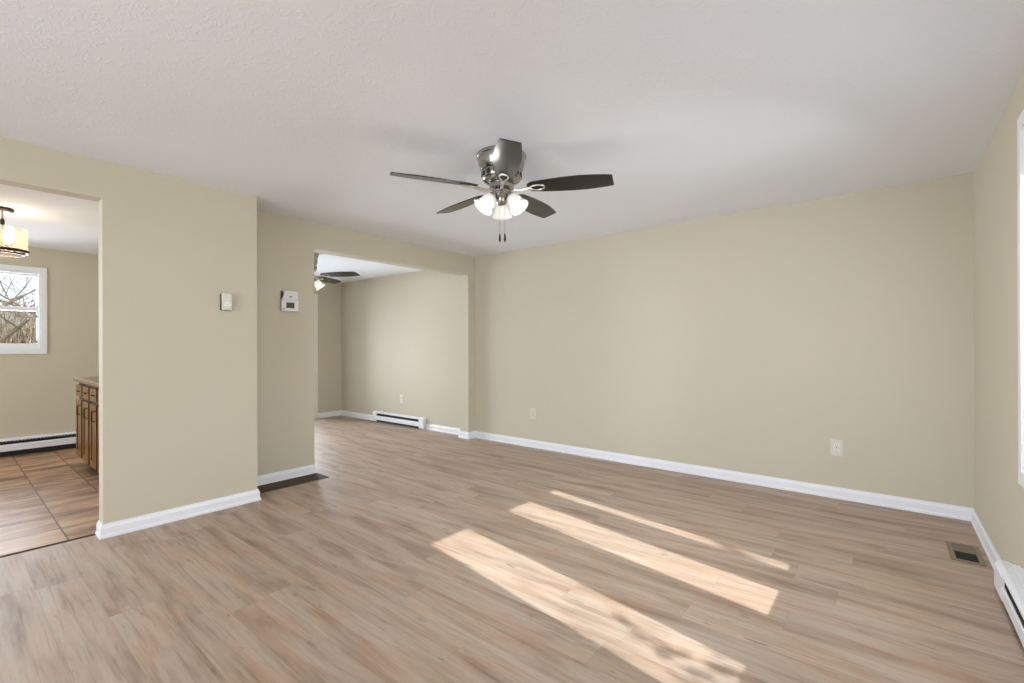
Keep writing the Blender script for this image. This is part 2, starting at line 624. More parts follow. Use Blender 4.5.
# far wall of the second room, patio door hole
bm = bmesh.new()
PD = (2.35, 4.02)
PZ = 2.05
box(bm, XNF - 0.14, XNF, YC, PD[0], 0, HN)
box(bm, XNF - 0.14, XNF, PD[0], PD[1], PZ, HN)
box(bm, XNF - 0.14, XNF, PD[1], YB, 0, HN)
struct('wall_far', bm, 'wall', label='beige end wall of the far room')
# far wall of the kitchen, window hole
KY = (-0.10, 0.742)
KZ = (1.215, 2.115)
bm = bmesh.new()
box(bm, XKF - 0.14, XKF, YF - 0.12, KY[0], 0, HK)
box(bm, XKF - 0.14, XKF, KY[1], YC - 0.1, 0, HK)
box(bm, XKF - 0.14, XKF, KY[0], KY[1], 0, KZ[0])
box(bm, XKF - 0.14, XKF, KY[0], KY[1], KZ[1], HK)
struct('wall_kitchen', bm, 'wall', label='beige kitchen wall with the double hung window')

# ------------------------------------------------------------------ baseboards
BPROF = [(0, 0), (0.020, 0), (0.020, 0.014), (0.014, 0.024), (0.014, 0.062), (0.010, 0.075), (0.006, 0.081), (0.005, 0.090), (0, 0.090)]


def base_path(name, pts, label):
    """baseboard along a floor polyline; the room lies on the left of the path's direction"""
    bm = bmesh.new()
    P = [Vector((x, y)) for x, y in pts]
    n = len(P)
    nor = []
    for i in range(n - 1):
        d = (P[i + 1] - P[i]).normalized()
        nor.append(Vector((-d.y, d.x)))
    rings = []
    for i in range(n):
        if i == 0:
            m = nor[0]
        elif i == n - 1:
            m = nor[-1]
        else:
            m = (nor[i - 1] + nor[i])
            m = m / max(0.2, m.dot(nor[i]))
        rings.append([bm.verts.new((P[i].x + m.x * o, P[i].y + m.y * o, z)) for o, z in BPROF])
    k = len(BPROF)
    for A, B in zip(rings[:-1], rings[1:]):
        for i in range(k):
            j = (i + 1) % k
            bm.faces.new((A[i], A[j], B[j], B[i]))
    bm.faces.new(rings[0])
    bm.faces.new(rings[-1][::-1])
    return struct(name, bm, 'trim', label=label)


e = 0.0005
base_path('baseboard_back', [(XR - e, YB - e), (XL + e, YB - e), (XL + e, OY1 - e), (XLB - e, OY1 - e), (XLB - e, YB - e), (-5.325, YB - e)],
          'white baseboard along the long beige wall')
base_path('baseboard_far', [(-6.615, YB - e), (XNF + e, YB - e), (XNF + e, 4.10)], 'white baseboard in the far room corner')
base_path('baseboard_left', [(XL + e, OY0 + e), (XL + e, YC + e)], 'white baseboard on the recessed beige wall')
base_path('baseboard_near', [(XL + 0.022, YC + e), (XN + e, YC + e), (XN + e, YO - e), (XK - e, YO - e)],
          'white baseboard wrapping the forward beige wall')
base_path('baseboard_right', [(XR - e, 3.36), (XR - e, YB - 0.021)], 'short white baseboard between corner and heater')
base_path('baseboard_front', [(XN + e, -0.70), (XN + e, YF + e), (XR - e, YF + e), (XR - e, 0.52)], 'white baseboard behind the viewpoint')
base_path('baseboard_partition', [(XLB - 0.002, YC + e), (XNF + e, YC + e)][::-1], 'white baseboard on the far room partition')

# ------------------------------------------------------------------ windows and doors


def casing(bm, a0, a1, b0, b1, wd, th, sill=True):
    """picture-frame casing in local x (a) / z (b), proud of y=0 towards -y by th"""
    box(bm, a0 - wd, a0, -th, 0, b0 - wd, b1 + wd, bev=0.003)
    box(bm, a1, a1 + wd, -th, 0, b0 - wd, b1 + wd, bev=0.003)
    box(bm, a0, a1, -th, 0, b1, b1 + wd, bev=0.003)
    if sill:
        box(bm, a0, a1, -th, 0, b0 - wd, b0, bev=0.003)


def framing(bm, a0, a1, b0, b1, wl, wr, wb, wt, y0, y1, bev=0.002):
    box(bm, a0, a0 + wl, y0, y1, b0, b1, bev=bev)
    box(bm, a1 - wr, a1, y0, y1, b0, b1, bev=bev)
    box(bm, a0 + wl, a1 - wr, y0, y1, b0, b0 + wb, bev=bev)
    box(bm, a0 + wl, a1 - wr, y0, y1, b1 - wt, b1, bev=bev)


def wroot(name, loc, rz, label):
    o = bpy.data.objects.new(name, None)
    C.objects.link(o)
    o.location = loc
    o.rotation_euler = (0, 0, rz)
    o['kind'] = 'structure'
    o['label'] = label
    o['category'] = name.split('_')[0]
    return o


# right wall windows: local -y faces the room (-X)  -> rz = -90 : local x -> -Y
def right_window(name, hole, glass, label):
    # rz = -90deg: local x = -Y, local y = +X
    o = wroot(name, (XR, 0, 0), -PI / 2, label)
    a0, a1 = -hole[1], -hole[0]
    g0, g1 = -glass[1], -glass[0]
    bm = bmesh.new()
    casing(bm, a0, a1, HZ0, HZ1, 0.062, 0.016)
    obj('casing', bm, 'trim', o)
    bm = bmesh.new()
    framing(bm, a0, a1, HZ0, HZ1, g0 - a0 - 0.05, a1 - g1 - 0.05, 0.02, 0.012, 0.0, 0.12)
    obj('frame', bm, 'trim', o)
    bm = bmesh.new()
    framing(bm, g0 - 0.05, g1 + 0.05, HZ0 + 0.02, HZ1 - 0.012, 0.05, 0.05, 0.032, 0.02, 0.04, 0.08)
    obj('sash', bm, 'trim', o)
    obj('pane', nb(g0 - 0.005, g1 + 0.005, 0.057, 0.061, HZ0 + 0.045, HZ1 - 0.025), 'glass', o)


right_window('window_1', W1, (2.215, 2.85), 'white framed window at the right edge of the picture')
right_window('window_2', W2, (1.462, 1.795), 'white framed window beside the first on the right wall')
right_window('window_3', W3, (-1.15, -0.05), 'white framed window added for fill light behind the viewpoint on the right wall')

# front window, added with the kitchen one to let in fill light
o = wroot('window_4', (0, YF, 0), PI, 'wide white framed window added behind the viewpoint for fill light')
bm = bmesh.new()
casing(bm, -FW[1], -FW[0], 0.4, 2.3, 0.075, 0.016)
obj('casing', bm, 'trim', o)
bm = bmesh.new()
framing(bm, -FW[1], -FW[0], 0.4, 2.3, 0.06, 0.06, 0.06, 0.06, 0.0, 0.11)
for x in (1.0, 2.2):
    box(bm, x - 0.05, x + 0.05, 0.02, 0.09, 0.46, 2.24)
obj('frame', bm, 'trim', o)
obj('pane', nb(-FW[1] + 0.055, -FW[0] - 0.055, 0.05, 0.054, 0.455, 2.245), 'glass', o)
o = wroot('window_5', (0, YF, 0), PI, 'kitchen window added behind the viewpoint for fill light')
bm = bmesh.new()
casing(bm, -KW[1], -KW[0], 0.4, 2.3, 0.075, 0.016)
framing(bm, -KW[1], -KW[0], 0.4, 2.3, 0.06, 0.06, 0.06, 0.06, 0.0, 0.11)
obj('frame', bm, 'trim', o)
obj('pane', nb(-KW[1] + 0.055, -KW[0] - 0.055, 0.05, 0.054, 0.455, 2.245), 'glass', o)

# kitchen double hung window: rz = +90: local x = +Y, local y = -X (outwards)
o = wroot('window_6', (XKF, 0, 0), PI / 2, 'white double hung kitchen window showing bare branches')
bm = bmesh.new()
box(bm, KY[0] - 0.060, KY[0], -0.016, 0, KZ[0] - 0.06, KZ[1] + 0.060, bev=0.003)
box(bm, KY[1], KY[1] + 0.060, -0.016, 0, KZ[0] - 0.06, KZ[1] + 0.060, bev=0.003)
box(bm, KY[0], KY[1], -0.016, 0, KZ[1], KZ[1] + 0.060, bev=0.003)
box(bm, KY[0], KY[1], -0.016, 0, KZ[0] - 0.06, KZ[0], bev=0.003)
obj('casing', bm, 'trim', o)
bm = bmesh.new()
framing(bm, KY[0], KY[1], KZ[0], KZ[1], 0.012, 0.012, 0.02, 0.02, 0.0, 0.13)
obj('frame', bm, 'trim', o)
bm = bmesh.new()
framing(bm, KY[0] + 0.012, KY[1] - 0.012, KZ[0] + 0.02, 1.70, 0.035, 0.012, 0.045, 0.04, 0.035, 0.06)
s1 = obj('lower_sash', bm, 'trim', o)
obj('pane', nb(KY[0] + 0.04, KY[1] - 0.02, 0.046, 0.049, KZ[0] + 0.06, 1.665), 'glass', s1)
bm = bmesh.new()
framing(bm, KY[0] + 0.012, KY[1] - 0.012, 1.66, KZ[1] - 0.02, 0.035, 0.012, 0.05, 0.02, 0.065, 0.09)
s2 = obj('upper_sash', bm, 'trim', o)
obj('pane', nb(KY[0] + 0.04, KY[1] - 0.02, 0.076, 0.079, 1.70, KZ[1] - 0.035), 'glass', s2)
for zz in (1.30, 1.60):
    obj('sash_latch', nb(KY[1] - 0.034, KY[1] - 0.022, 0.026, 0.036, zz - 0.012, zz + 0.012, bev=0.002), 'dark', s1)

# sliding patio door at the end of the second room, only its casing shows
o = wroot('door_1', (XNF, 0, 0), PI / 2, 'cream cased glass patio door at the end of the far room')
bm = bmesh.new()
box(bm, PD[0] - 0.075, PD[0], -0.018, 0, 0, PZ + 0.09, bev=0.003)
box(bm, PD[1], PD[1] + 0.075, -0.018, 0, 0, PZ + 0.09, bev=0.003)
box(bm, PD[0], PD[1], -0.018, 0, PZ, PZ + 0.09, bev=0.003)
obj('casing', bm, 'cream', o)
bm = bmesh.new()
framing(bm, PD[0], PD[1], 0.0, PZ, 0.05, 0.05, 0.05, 0.05, 0.0, 0.13)
obj('door_frame', bm, 'trim', o)
mid = (PD[0] + PD[1]) / 2
for a, b, y in ((PD[0] + 0.05, mid + 0.03, 0.03), (mid - 0.03, PD[1] - 0.05, 0.07)):
    bm = bmesh.new()
    framing(bm, a, b, 0.05, PZ - 0.05, 0.06, 0.06, 0.08, 0.06, y, y + 0.03)
    p = obj('door_panel', bm, 'trim', o)
    obj('pane', nb(a + 0.055, b - 0.055, y + 0.012, y + 0.016, 0.125, PZ - 0.105), 'glass', p)

# ------------------------------------------------------------------ electric baseboard heaters


def heater(L, loc, rz, label, group, D=0.058, h=0.188, endw=0.10, gap=0.052):
    """local x along the wall 0..L, back on y=0, front towards -y"""
    t = thing('baseboard_heater', label, 'heater', loc, rz, group)
    # back plate with hood
    bm = bmesh.new()
    prof = [(0, 0.022), (0, h), (-D * 0.62, h), (-D * 0.90, h - 0.014), (-D * 0.90, h - 0.026), (-D * 0.84, h - 0.026), (-D * 0.84, h - 0.018), (-D * 0.58, h - 0.006), (-0.006, h - 0.006), (-0.006, 0.022)]
    def ext(pr, x0, x1):
        lo = [bm.verts.new((x0, y, z)) for y, z in pr]
        hi = [bm.verts.new((x1, y, z)) for y, z in pr]
        n = len(pr)
        bm.faces.new(lo)
        bm.faces.new(hi[::-1])
        for i in range(n):
            j = (i + 1) % n
            bm.faces.new((lo[i], lo[j], hi[j], hi[i]))
    ext(prof, endw, L - endw)
    obj('hood', bm, 'enamel', t)
    bm = bmesh.new()
    ext([(-D, gap), (-D, h - 0.074), (-D + 0.007, h - 0.064), (-D + 0.012, h - 0.066), (-D + 0.006, h - 0.076), (-D + 0.006, gap)], endw, L - endw)
    obj('front_panel', bm, 'enamel', t)
    # fin pack and solid block, coloured near-black for the shade inside the heater
    bm = bmesh.new()
    box(bm, endw, L - endw, -D + 0.010, -0.003, 0.006, h - 0.045)
    k = int((L - 2 * endw) / 0.03)
    for i in range(k):
        x = endw + 0.015 + i * 0.03
        box(bm, x, x + 0.002, -D + 0.0085, -0.012, 0.05, h - 0.030)
    obj('heating_element', bm, 'dark', t)
    for x0, x1 in ((0, endw), (L - endw, L)):
        bm = bmesh.new()
        ext([(0, 0.004), (0, h + 0.001), (-D * 0.62, h + 0.001), (-D - 0.002, h - 0.020), (-D - 0.002, 0.020), (-D + 0.012, 0.004)], x0 + 0.0008, x1 - 0.0012)
        obj('end_cap', bm, 'enamel', t)
    return t


G = 'electric baseboard heaters'
heater(1.27, (-6.605, YB - 0.001, 0), 0, 'white baseboard heater on the far room wall below an outlet', G, h=0.168, gap=0.038)
heater(2.7, (XR - 0.001, 3.36, 0), -PI / 2, 'white baseboard heater under the window on the right wall', G, D=0.050, h=0.150, endw=0.19, gap=0.026)
heater(2.4, (XKF + 0.001, -0.98, 0), PI / 2, 'long white baseboard heater below the kitchen window', G, h=0.20, gap=0.06)

# ------------------------------------------------------------------ wall plates


def disc(bm, r, y0, y1, cx, cz, seg=24, flat=None):
    A = []
    B = []
    for i in range(seg):
        a = 2 * PI * i / seg
        x, z = r * math.cos(a), r * math.sin(a)
        if flat:
            z = max(-flat, min(flat, z))
        A.append(bm.verts.new((cx + x, y0, cz + z)))
        B.append(bm.verts.new((cx + x, y1, cz + z)))
    bm.faces.new(A)
    bm.faces.new(B[::-1])
    for i in range(seg):
        j = (i + 1) % seg
        bm.faces.new((A[i], A[j], B[j], B[i]))
    return bm


def outlet(loc, rz, label, pm, rm):
    t = thing('power_outlet', label, 'outlet', loc, rz, 'duplex wall outlets')
    obj('cover_plate', nb(-0.041, 0.041, -0.006, 0, -0.065, 0.065, bev=0.0025), pm, t)
    for z in (0.021, -0.021):
        r = obj('receptacle', disc(bmesh.new(), 0.0185, -0.0085, -0.005, 0, z, flat=0.0145), rm, t)
        for x, hh in ((-0.0068, 0.0052), (0.0068, 0.0042)):
            obj('slot', nb(x - 0.0016, x + 0.0016, -0.009, -0.0083, z + 0.002 - hh, z + 0.002 + hh), 'slot', r)
        obj('slot', disc(bmesh.new(), 0.0028, -0.009, -0.0083, 0, z - 0.0095, 12), 'slot', r)
    obj('screw', disc(bmesh.new(), 0.0032, -0.0072, -0.0055, 0, 0, 12), 'nickel', t)
    return t


outlet((-0.319, YB - 0.0003, 0.408), 0, 'ivory duplex outlet near the right end of the long wall', 'ivory', 'plastic')
outlet((-3.358, YB - 0.0003, 0.411), 0, 'beige painted over duplex outlet near the left end of the long wall', 'painted', 'painted')
outlet((-5.907, YB - 0.0003, 0.413), 0, 'ivory duplex outlet above the heater in the far room', 'ivory', 'ivory')

# dial thermostat on the near wall (facing +X)
t = thing('dial_thermostat', 'small ivory dial thermostat box on the forward beige wall', 'thermostat', (XN + 0.0003, 1.376, 1.577), PI / 2)
obj('back_plate', nb(-0.038, 0.032, -0.012, 0, -0.066, 0.060, bev=0.002), 'slot', t)  # dark plate shifted left, stands in for the shadow beside the box
obj('cover', nb(-0.034, 0.034, -0.034, -0.012, -0.064, 0.064, bev=0.005), 'ivory', t)
bm = bmesh.new()
disc(bm, 0.024, -0.043, -0.033, 0.004, -0.020, 32)
box(bm, 0.001, 0.007, -0.047, -0.042, -0.040, 0.0, bev=0.001)
obj('dial', bm, 'plastic', t, smooth=True)

# digital thermostat on the recessed wall
t = thing('digital_thermostat', 'white digital thermostat with dark screen beside the wide opening', 'thermostat', (XL + 0.0003, 2.043, 1.656), PI / 2)
TX = Matrix.Rotation(PI / 2, 4, 'X')     # xy outline -> xz, extruded to -y
obj('back_plate', nb(-0.072, 0.076, -0.012, 0, -0.090, 0.088, bev=0.002), 'slot', t)
prism(bm := bmesh.new(), [(-0.078, -0.094), (0.079, -0.094), (0.079, 0.010), (-0.078, 0.010)], 0.010, 0.036, TX, bev=0.004)
obj('lower_cover', bm, 'plastic', t)
prism(bm := bmesh.new(), [(-0.074, 0.012), (0.079, 0.012), (0.077, 0.088), (0.070, 0.094), (-0.058, 0.094), (-0.052, 0.060), (-0.060, 0.032)], 0.010, 0.031, TX, bev=0.003)
obj('flip_cover', bm, 'plastic', t)
obj('screen', nb(-0.038, 0.038, -0.0375, -0.0355, -0.066, -0.014, bev=0.001), 'lcd', t)
obj('button', nb(-0.068, -0.048, -0.039, -0.0355, -0.080, -0.073, bev=0.001), 'slot', t)
prism(bm := bmesh.new(), [(-0.014, 0.032), (0.018, 0.036), (0.022, 0.043), (0.004, 0.047), (-0.004, 0.040)], 0.030, 0.0318, TX)
obj('emblem', bm, 'slot', t)

# ------------------------------------------------------------------ floor things
tag(obj('floor_board', nb(XL + 0.0205, -4.093, YC + 0.022, 2.306, 0.0005, 0.0065, bev=0.0015), 'board'),
    'dark brown wooden board lying on the floor along the recessed wall', 'floor board')

VX0, VX1, VY0, VY1 = 0.283, 0.427, 3.655, 3.970
t = thing('floor_vent', 'bronze floor vent with a half open damper near the right wall corner', 'vent', ((VX0 + VX1) / 2, (VY0 + VY1) / 2, 0))
a, b = (VX1 - VX0) / 2, (VY1 - VY0) / 2
bm = bmesh.new()
fw = 0.024
for x0, x1, y0, y1 in ((-a, -a + fw, -b, b), (a - fw, a, -b, b), (-a + fw, a - fw, -b, -b + fw), (-a + fw, a - fw, b - fw, b)):
    box(bm, x0, x1, y0, y1, 0.0003, 0.006, bev=0.0015)
obj('frame', bm, 'ventmetal', t)
obj('well_shade', nb(-a + fw, a - fw, -b + fw, b - fw, 0.0003, 0.0012), 'dark', t)  # flat dark sheet in place of the shade down the duct
obj('damper', nb(-a + fw, a - fw, 0.010, b - fw, 0.0014, 0.0026), 'ventmetal', t)
for i in range(8):
    y = -b + fw + 0.016 + i * (2 * b - 2 * fw) / 8
    bm = nb(-a + fw, a - fw, -0.0009, 0.0009, -0.0012, 0.0012)
    bmesh.ops.transform(bm, matrix=Matrix.Translation((0, y, 0.0042)) @ Matrix.Rotation(R(-35), 4, 'X'), verts=bm.verts[:])
    obj('louver', bm, 'dark' if y < 0 else 'ventmetal', t)  # near half coloured dark to deepen the shade of the open duct

# ------------------------------------------------------------------ ceiling fans


def blade_mesh(r0, r1, sgn=1.0):
    """flat blade along +x, pitched about its length"""
    bm = bmesh.new()
    n = 22
    up, lo = [], []
    for i in range(n + 1):
        s = i / n
        x = r0 + (r1 - r0) * s
        wd = 0.046 + 0.030 * math.sin(min(1.0, s / 0.62) * PI / 2) - 0.022 * max(0, (s - 0.62) / 0.38) ** 1.6
        if s < 0.05:
            wd *= 0.55 + 0.45 * math.sqrt(s / 0.05)
        up.append((x, wd))
        lo.append((x - 0.010 * max(0, (s - 0.9) / 0.1), -wd))
    prism(bm, lo + up[::-1], -0.0035, 0.0035, bev=0.0015)
    bmesh.ops.transform(bm, matrix=Matrix.Rotation(R(12.5) * sgn, 4, 'X'), verts=bm.verts[:])
    return bm


def iron_mesh(sgn=1.0):
    bm = bmesh.new()
    pts = []
    tube(bm, [(0.085, 0, -0.018), (0.12, 0.0, -0.020), (0.155, 0, -0.014), (0.185, 0, -0.009)], [0.011, 0.009, 0.010, 0.012], 8)
    # open loop that holds the blade
    loop = []
    for i in range(21):
        a = 2 * PI * i / 20
        loop.append((0.225 + 0.048 * math.cos(a), 0.026 * math.sin(a) * (1 + 0.25 * math.cos(a)), -0.009))
    tube(bm, loop, 0.0055, 8)
    bmesh.ops.transform(bm, matrix=Matrix.Rotation(R(12.5) * sgn, 4, 'X'), verts=bm.verts[:])
    return bm


def fan(name, loc, label, angles, R1, shade_angles, group, power, sgn=-1.0, hs=(1, 1)):
    t = thing(name, label, 'ceiling fan', loc, 0, group)
    ZB = -0.212 * hs[1]
    def hp(pr):
        return [(r * hs[0], z * hs[1]) for r, z in pr]
    # canopy / motor housing hugging the ceiling
    bm = lathe(bmesh.new(), hp([(0, -0.0005), (0.156, -0.0005), (0.160, -0.008), (0.158, -0.018), (0.152, -0.022), (0.150, -0.040), (0.145, -0.065), (0.137, -0.088), (0.128, -0.102), (0, -0.104)]), 48)
    obj('motor_housing', bm, 'nickel', t, True)
    bm = lathe(bmesh.new(), hp([(0, -0.104), (0.124, -0.104), (0.128, -0.110), (0.124, -0.150), (0.114, -0.164), (0.085, -0.172), (0, -0.174)]), 48)
    obj('vent_band', bm, 'nickel', t, True)
    vs = None
    for i in range(16):
        if vs is None:
            v = vs = obj('vent_slot', nb(0.1225 * hs[0], 0.1276 * hs[0], -0.014 * hs[0], 0.014 * hs[0], -0.145 * hs[1], -0.116 * hs[1], bev=0.001), 'dark', t)
        else:
            v = vs.copy()
            C.objects.link(v)
        v.rotation_euler = (0, 0, 2 * PI * i / 16)
    # rotor hub and switch housing
    bm = lathe(bmesh.new(), hp([(0, -0.174), (0.074, -0.174), (0.080, -0.184), (0.078, -0.212), (0.062, -0.220), (0, -0.222)]), 40)
    obj('hub', bm, 'nickel', t, True)
    bm = lathe(bmesh.new(), hp([(0, -0.222), (0.054, -0.222), (0.061, -0.228), (0.061, -0.254), (0.050, -0.266), (0.038, -0.274), (0.036, -0.296), (0.025, -0.312), (0.010, -0.318), (0, -0.320)]), 40)
    obj('switch_housing', bm, 'nickel', t, True)
    ir = bl = None
    for k, a in enumerate(angles):
        if bl is None:
            bl = obj('blade', blade_mesh(0.165, R1, sgn), 'blade', t)
            ir = obj('blade_iron', iron_mesh(sgn), 'iron', t, True)
            B, I = bl, ir
        else:
            B, I = bl.copy(), ir.copy()
            C.objects.link(B)
            C.objects.link(I)
        for q in (B, I):
            q.location = (0, 0, ZB)
            q.rotation_euler = (0, 0, a)
    # three bell shades
    for a in shade_angles:
        Mx = Matrix.Rotation(a, 4, 'Z') @ Matrix.Translation((0.046, 0, -0.240 * hs[1])) @ Matrix.Rotation(R(-37), 4, 'Y')
        bm = bmesh.new()
        lathe(bm, [(0, 0.0), (0.017, 0.0), (0.017, -0.022), (0.027, -0.028), (0.029, -0.046), (0, -0.046)], 24, Mx)
        hold = obj('lamp_holder', bm, 'nickel', t, True)
        prof = [(0.026, -0.036), (0.033, -0.044), (0.042, -0.062), (0.047, -0.084), (0.051, -0.108), (0.058, -0.128), (0.067, -0.138)]
        prof_in = [(r - 0.003, z) for r, z in prof[::-1]]
        bm = lathe(bmesh.new(), prof + prof_in, 32, Mx)
        obj('lamp_shade', bm, 'frosted', t, True)
        bm = lathe(bmesh.new(), [(0, -0.046), (0.011, -0.047), (0.013, -0.056), (0.021, -0.072), (0.025, -0.088), (0.021, -0.104), (0.012, -0.112), (0, -0.114)], 20, Mx)
        obj('bulb', bm, 'bulb', t, True)
        ld = bpy.data.lights.new('bulb_light', 'POINT')
        ld.energy = power
        ld.color = (1.0, 0.965, 0.92)
        ld.shadow_soft_size = 0.03
        lo = bpy.data.objects.new('bulb_light', ld)
        C.objects.link(lo)
        lo.parent = t
        lo.location = Mx @ Vector((0, 0, -0.150))
    # pull chains
    for cx, cy, z1 in ((0.010, -0.030, -0.555), (0.036, -0.012, -0.555)):
        bm = bmesh.new()
        z = -0.385
        tube(bm, [(cx, cy, -0.260 * hs[1]), (cx, cy, z1 + 0.05)], 0.0011, 6)
        c = obj('pull_chain', bm, 'nickel', t)
        bm = lathe(bmesh.new(), [(0, 0.055), (0.003, 0.053), (0.0065, 0.035), (0.0075, 0.015), (0.005, 0.002), (0, 0)], 12, Matrix.Translation((cx, cy, z1)))
        obj('chain_fob', bm, 'bronze', c, True)
    return t


PH = R(241.87)
fan('ceiling_fan', (-1.896, 2.240, H), 'black five blade ceiling fan with three lit glass shades in the main room',
    [PH + k * 2 * PI / 5 for k in range(5)], 0.695, [PI / 2 + YAW, PI / 2 + YAW + 2 * PI / 3, PI / 2 + YAW - 2 * PI / 3], 'hugger ceiling fans', 1.3)
fan('ceiling_fan', (-5.54, 2.87, HN), 'dark bladed ceiling fan in the far room, partly hidden by the opening',
    [R(27), R(119), R(209), R(299)], 0.66, [R(60), R(180), R(300)], 'hugger ceiling fans', 1.2, hs=(0.66, 1.24))

# ------------------------------------------------------------------ kitchen lamp
t = thing('pendant_lamp', 'bronze semi flush lamp with an amber glass drum in the kitchen', 'ceiling lamp', (-5.803, 0.332, HK))
obj('canopy', lathe(bmesh.new(), [(0, -0.0005), (0.062, -0.0005), (0.070, -0.008), (0.070, -0.020), (0.060, -0.027), (0, -0.028)], 40), 'bronze', t, True)
obj('stem', tube(bmesh.new(), [(0, 0, -0.026), (0, 0, -0.34)], 0.006, 10), 'nickel', t, True)
obj('socket_cup', lathe(bmesh.new(), [(0, -0.088), (0.009, -0.090), (0.014, -0.104), (0.014, -0.140), (0, -0.144)], 20), 'bronze', t, True)
obj('drum_shade', lathe(bmesh.new(), [(0.152, -0.168), (0.152, -0.350), (0.149, -0.350), (0.149, -0.168), (0.152, -0.168)], 56), 'drumglass', t, True)
bm = lathe(bmesh.new(), [(0.146, -0.348), (0.158, -0.348), (0.160, -0.362), (0.154, -0.372), (0.142, -0.370), (0.142, -0.350), (0.146, -0.348)], 56)
obj('lower_ring', bm, 'bronze', t, True)
bm = lathe(bmesh.new(), [(0.120, -0.376), (0.129, -0.376), (0.129, -0.390), (0.120, -0.390), (0.120, -0.376)], 48)
for k in range(3):
    a = k * 2 * PI / 3 + 0.5
    tube(bm, [(0, 0, -0.338), (0.075 * math.cos(a), 0.075 * math.sin(a), -0.366), (0.150 * math.cos(a), 0.150 * math.sin(a), -0.364)], 0.006, 8)
    tube(bm, [(0.125 * math.cos(a), 0.125 * math.sin(a), -0.362), (0.126 * math.cos(a), 0.126 * math.sin(a), -0.385)], 0.006, 8)
obj('ring_arms', bm, 'bronze', t, True)
for k in range(3):
    a = R(38) + k * 2 * PI / 3
    x, y = 0.075 * math.cos(a), 0.075 * math.sin(a)
    bm = tube(bmesh.new(), [(0.0, 0.0, -0.330), (x * 0.6, y * 0.6, -0.335), (x, y, -0.325), (x, y, -0.296)], [0.006, 0.006, 0.008, 0.012], 10)
    obj('candle_arm', bm, 'bronze', t, True)
    bm = lathe(bmesh.new(), [(0, -0.296), (0.010, -0.294), (0.020, -0.268), (0.022, -0.250), (0.014, -0.160), (0, -0.212)], 18, Matrix.Translation((x, y, 0)))
    obj('bulb', bm, 'bulb_warm', t, True)
ld = bpy.data.lights.new('lamp_light', 'POINT')
ld.energy = 12
ld.color = (1.0, 0.84, 0.62)
ld.shadow_soft_size = 0.12
lo = bpy.data.objects.new('lamp_light', ld)
C.objects.link(lo)
lo.parent = t
lo.location = (0, 0, -0.40)

# ------------------------------------------------------------------ kitchen base cabinets
CYF = 0.895
UW = 0.352
X0 = -6.575
names = ['oak base cabinet unit at the far end of the kitchen counter', 'oak base cabinet unit second from the far end of the counter',
         'oak base cabinet unit third from the far end of the counter', 'oak base cabinet unit fourth from the far end, behind the wall edge']
first = None
for i in range(4):
    if first is None:
        t = thing('base_cabinet', names[0], 'cabinet', (X0, CYF, 0), 0, 'oak base cabinets')
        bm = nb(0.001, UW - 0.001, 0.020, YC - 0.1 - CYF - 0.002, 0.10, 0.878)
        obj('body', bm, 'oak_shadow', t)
        obj('toe_kick', nb(0.001, UW - 0.001, 0.085, YC - 0.1 - CYF - 0.002, 0.0, 0.10), 'dark', t)
        bm = nb(0.012, UW - 0.065, 0.0, 0.0195, 0.115, 0.700, bev=0.003)
        d = obj('door', bm, 'oak', t)
        bm = bmesh.new()
        framing(bm, 0.012, UW - 0.065, 0.115, 0.700, 0.055, 0.055, 0.06, 0.06, -0.007, 0.0, bev=0.002)
        obj('door_frame', bm, 'oak', d)
        bm = tube(bmesh.new(), [(UW - 0.092, -0.006, 0.55), (UW - 0.092, -0.032, 0.56), (UW - 0.092, -0.032, 0.64), (UW - 0.092, -0.006, 0.65)], 0.005, 8)
        obj('handle', bm, 'handle', d, True)
        bm = nb(0.012, UW - 0.065, -0.006, 0.0195, 0.728, 0.848, bev=0.004)
        d = obj('drawer', bm, 'oak', t)
        bm = tube(bmesh.new(), [(UW / 2 - 0.055, -0.006, 0.788), (UW / 2 - 0.050, -0.020, 0.788), (UW / 2 + 0.040, -0.020, 0.788), (UW / 2 + 0.045, -0.006, 0.788)], 0.005, 8)
        obj('handle', bm, 'handle', d, True)
        first = t
    else:
        t = copy_tree(first)
        t.location = (X0 + i * UW, CYF, 0)
        t['label'] = names[i]
bm = nb(X0 - 0.035, X0 + 4 * UW + 0.02, CYF - 0.022, YC - 0.1 - 0.001, 0.879, 0.917, bev=0.004)
tag(obj('countertop', bm, 'counter'), 'tan laminate countertop on the oak kitchen cabinets', 'countertop')

# ------------------------------------------------------------------ outdoors
struct('ground', nb(-40, 40, -40, 40, -0.62, -0.5), 'grass', label='dry winter lawn outside the house')


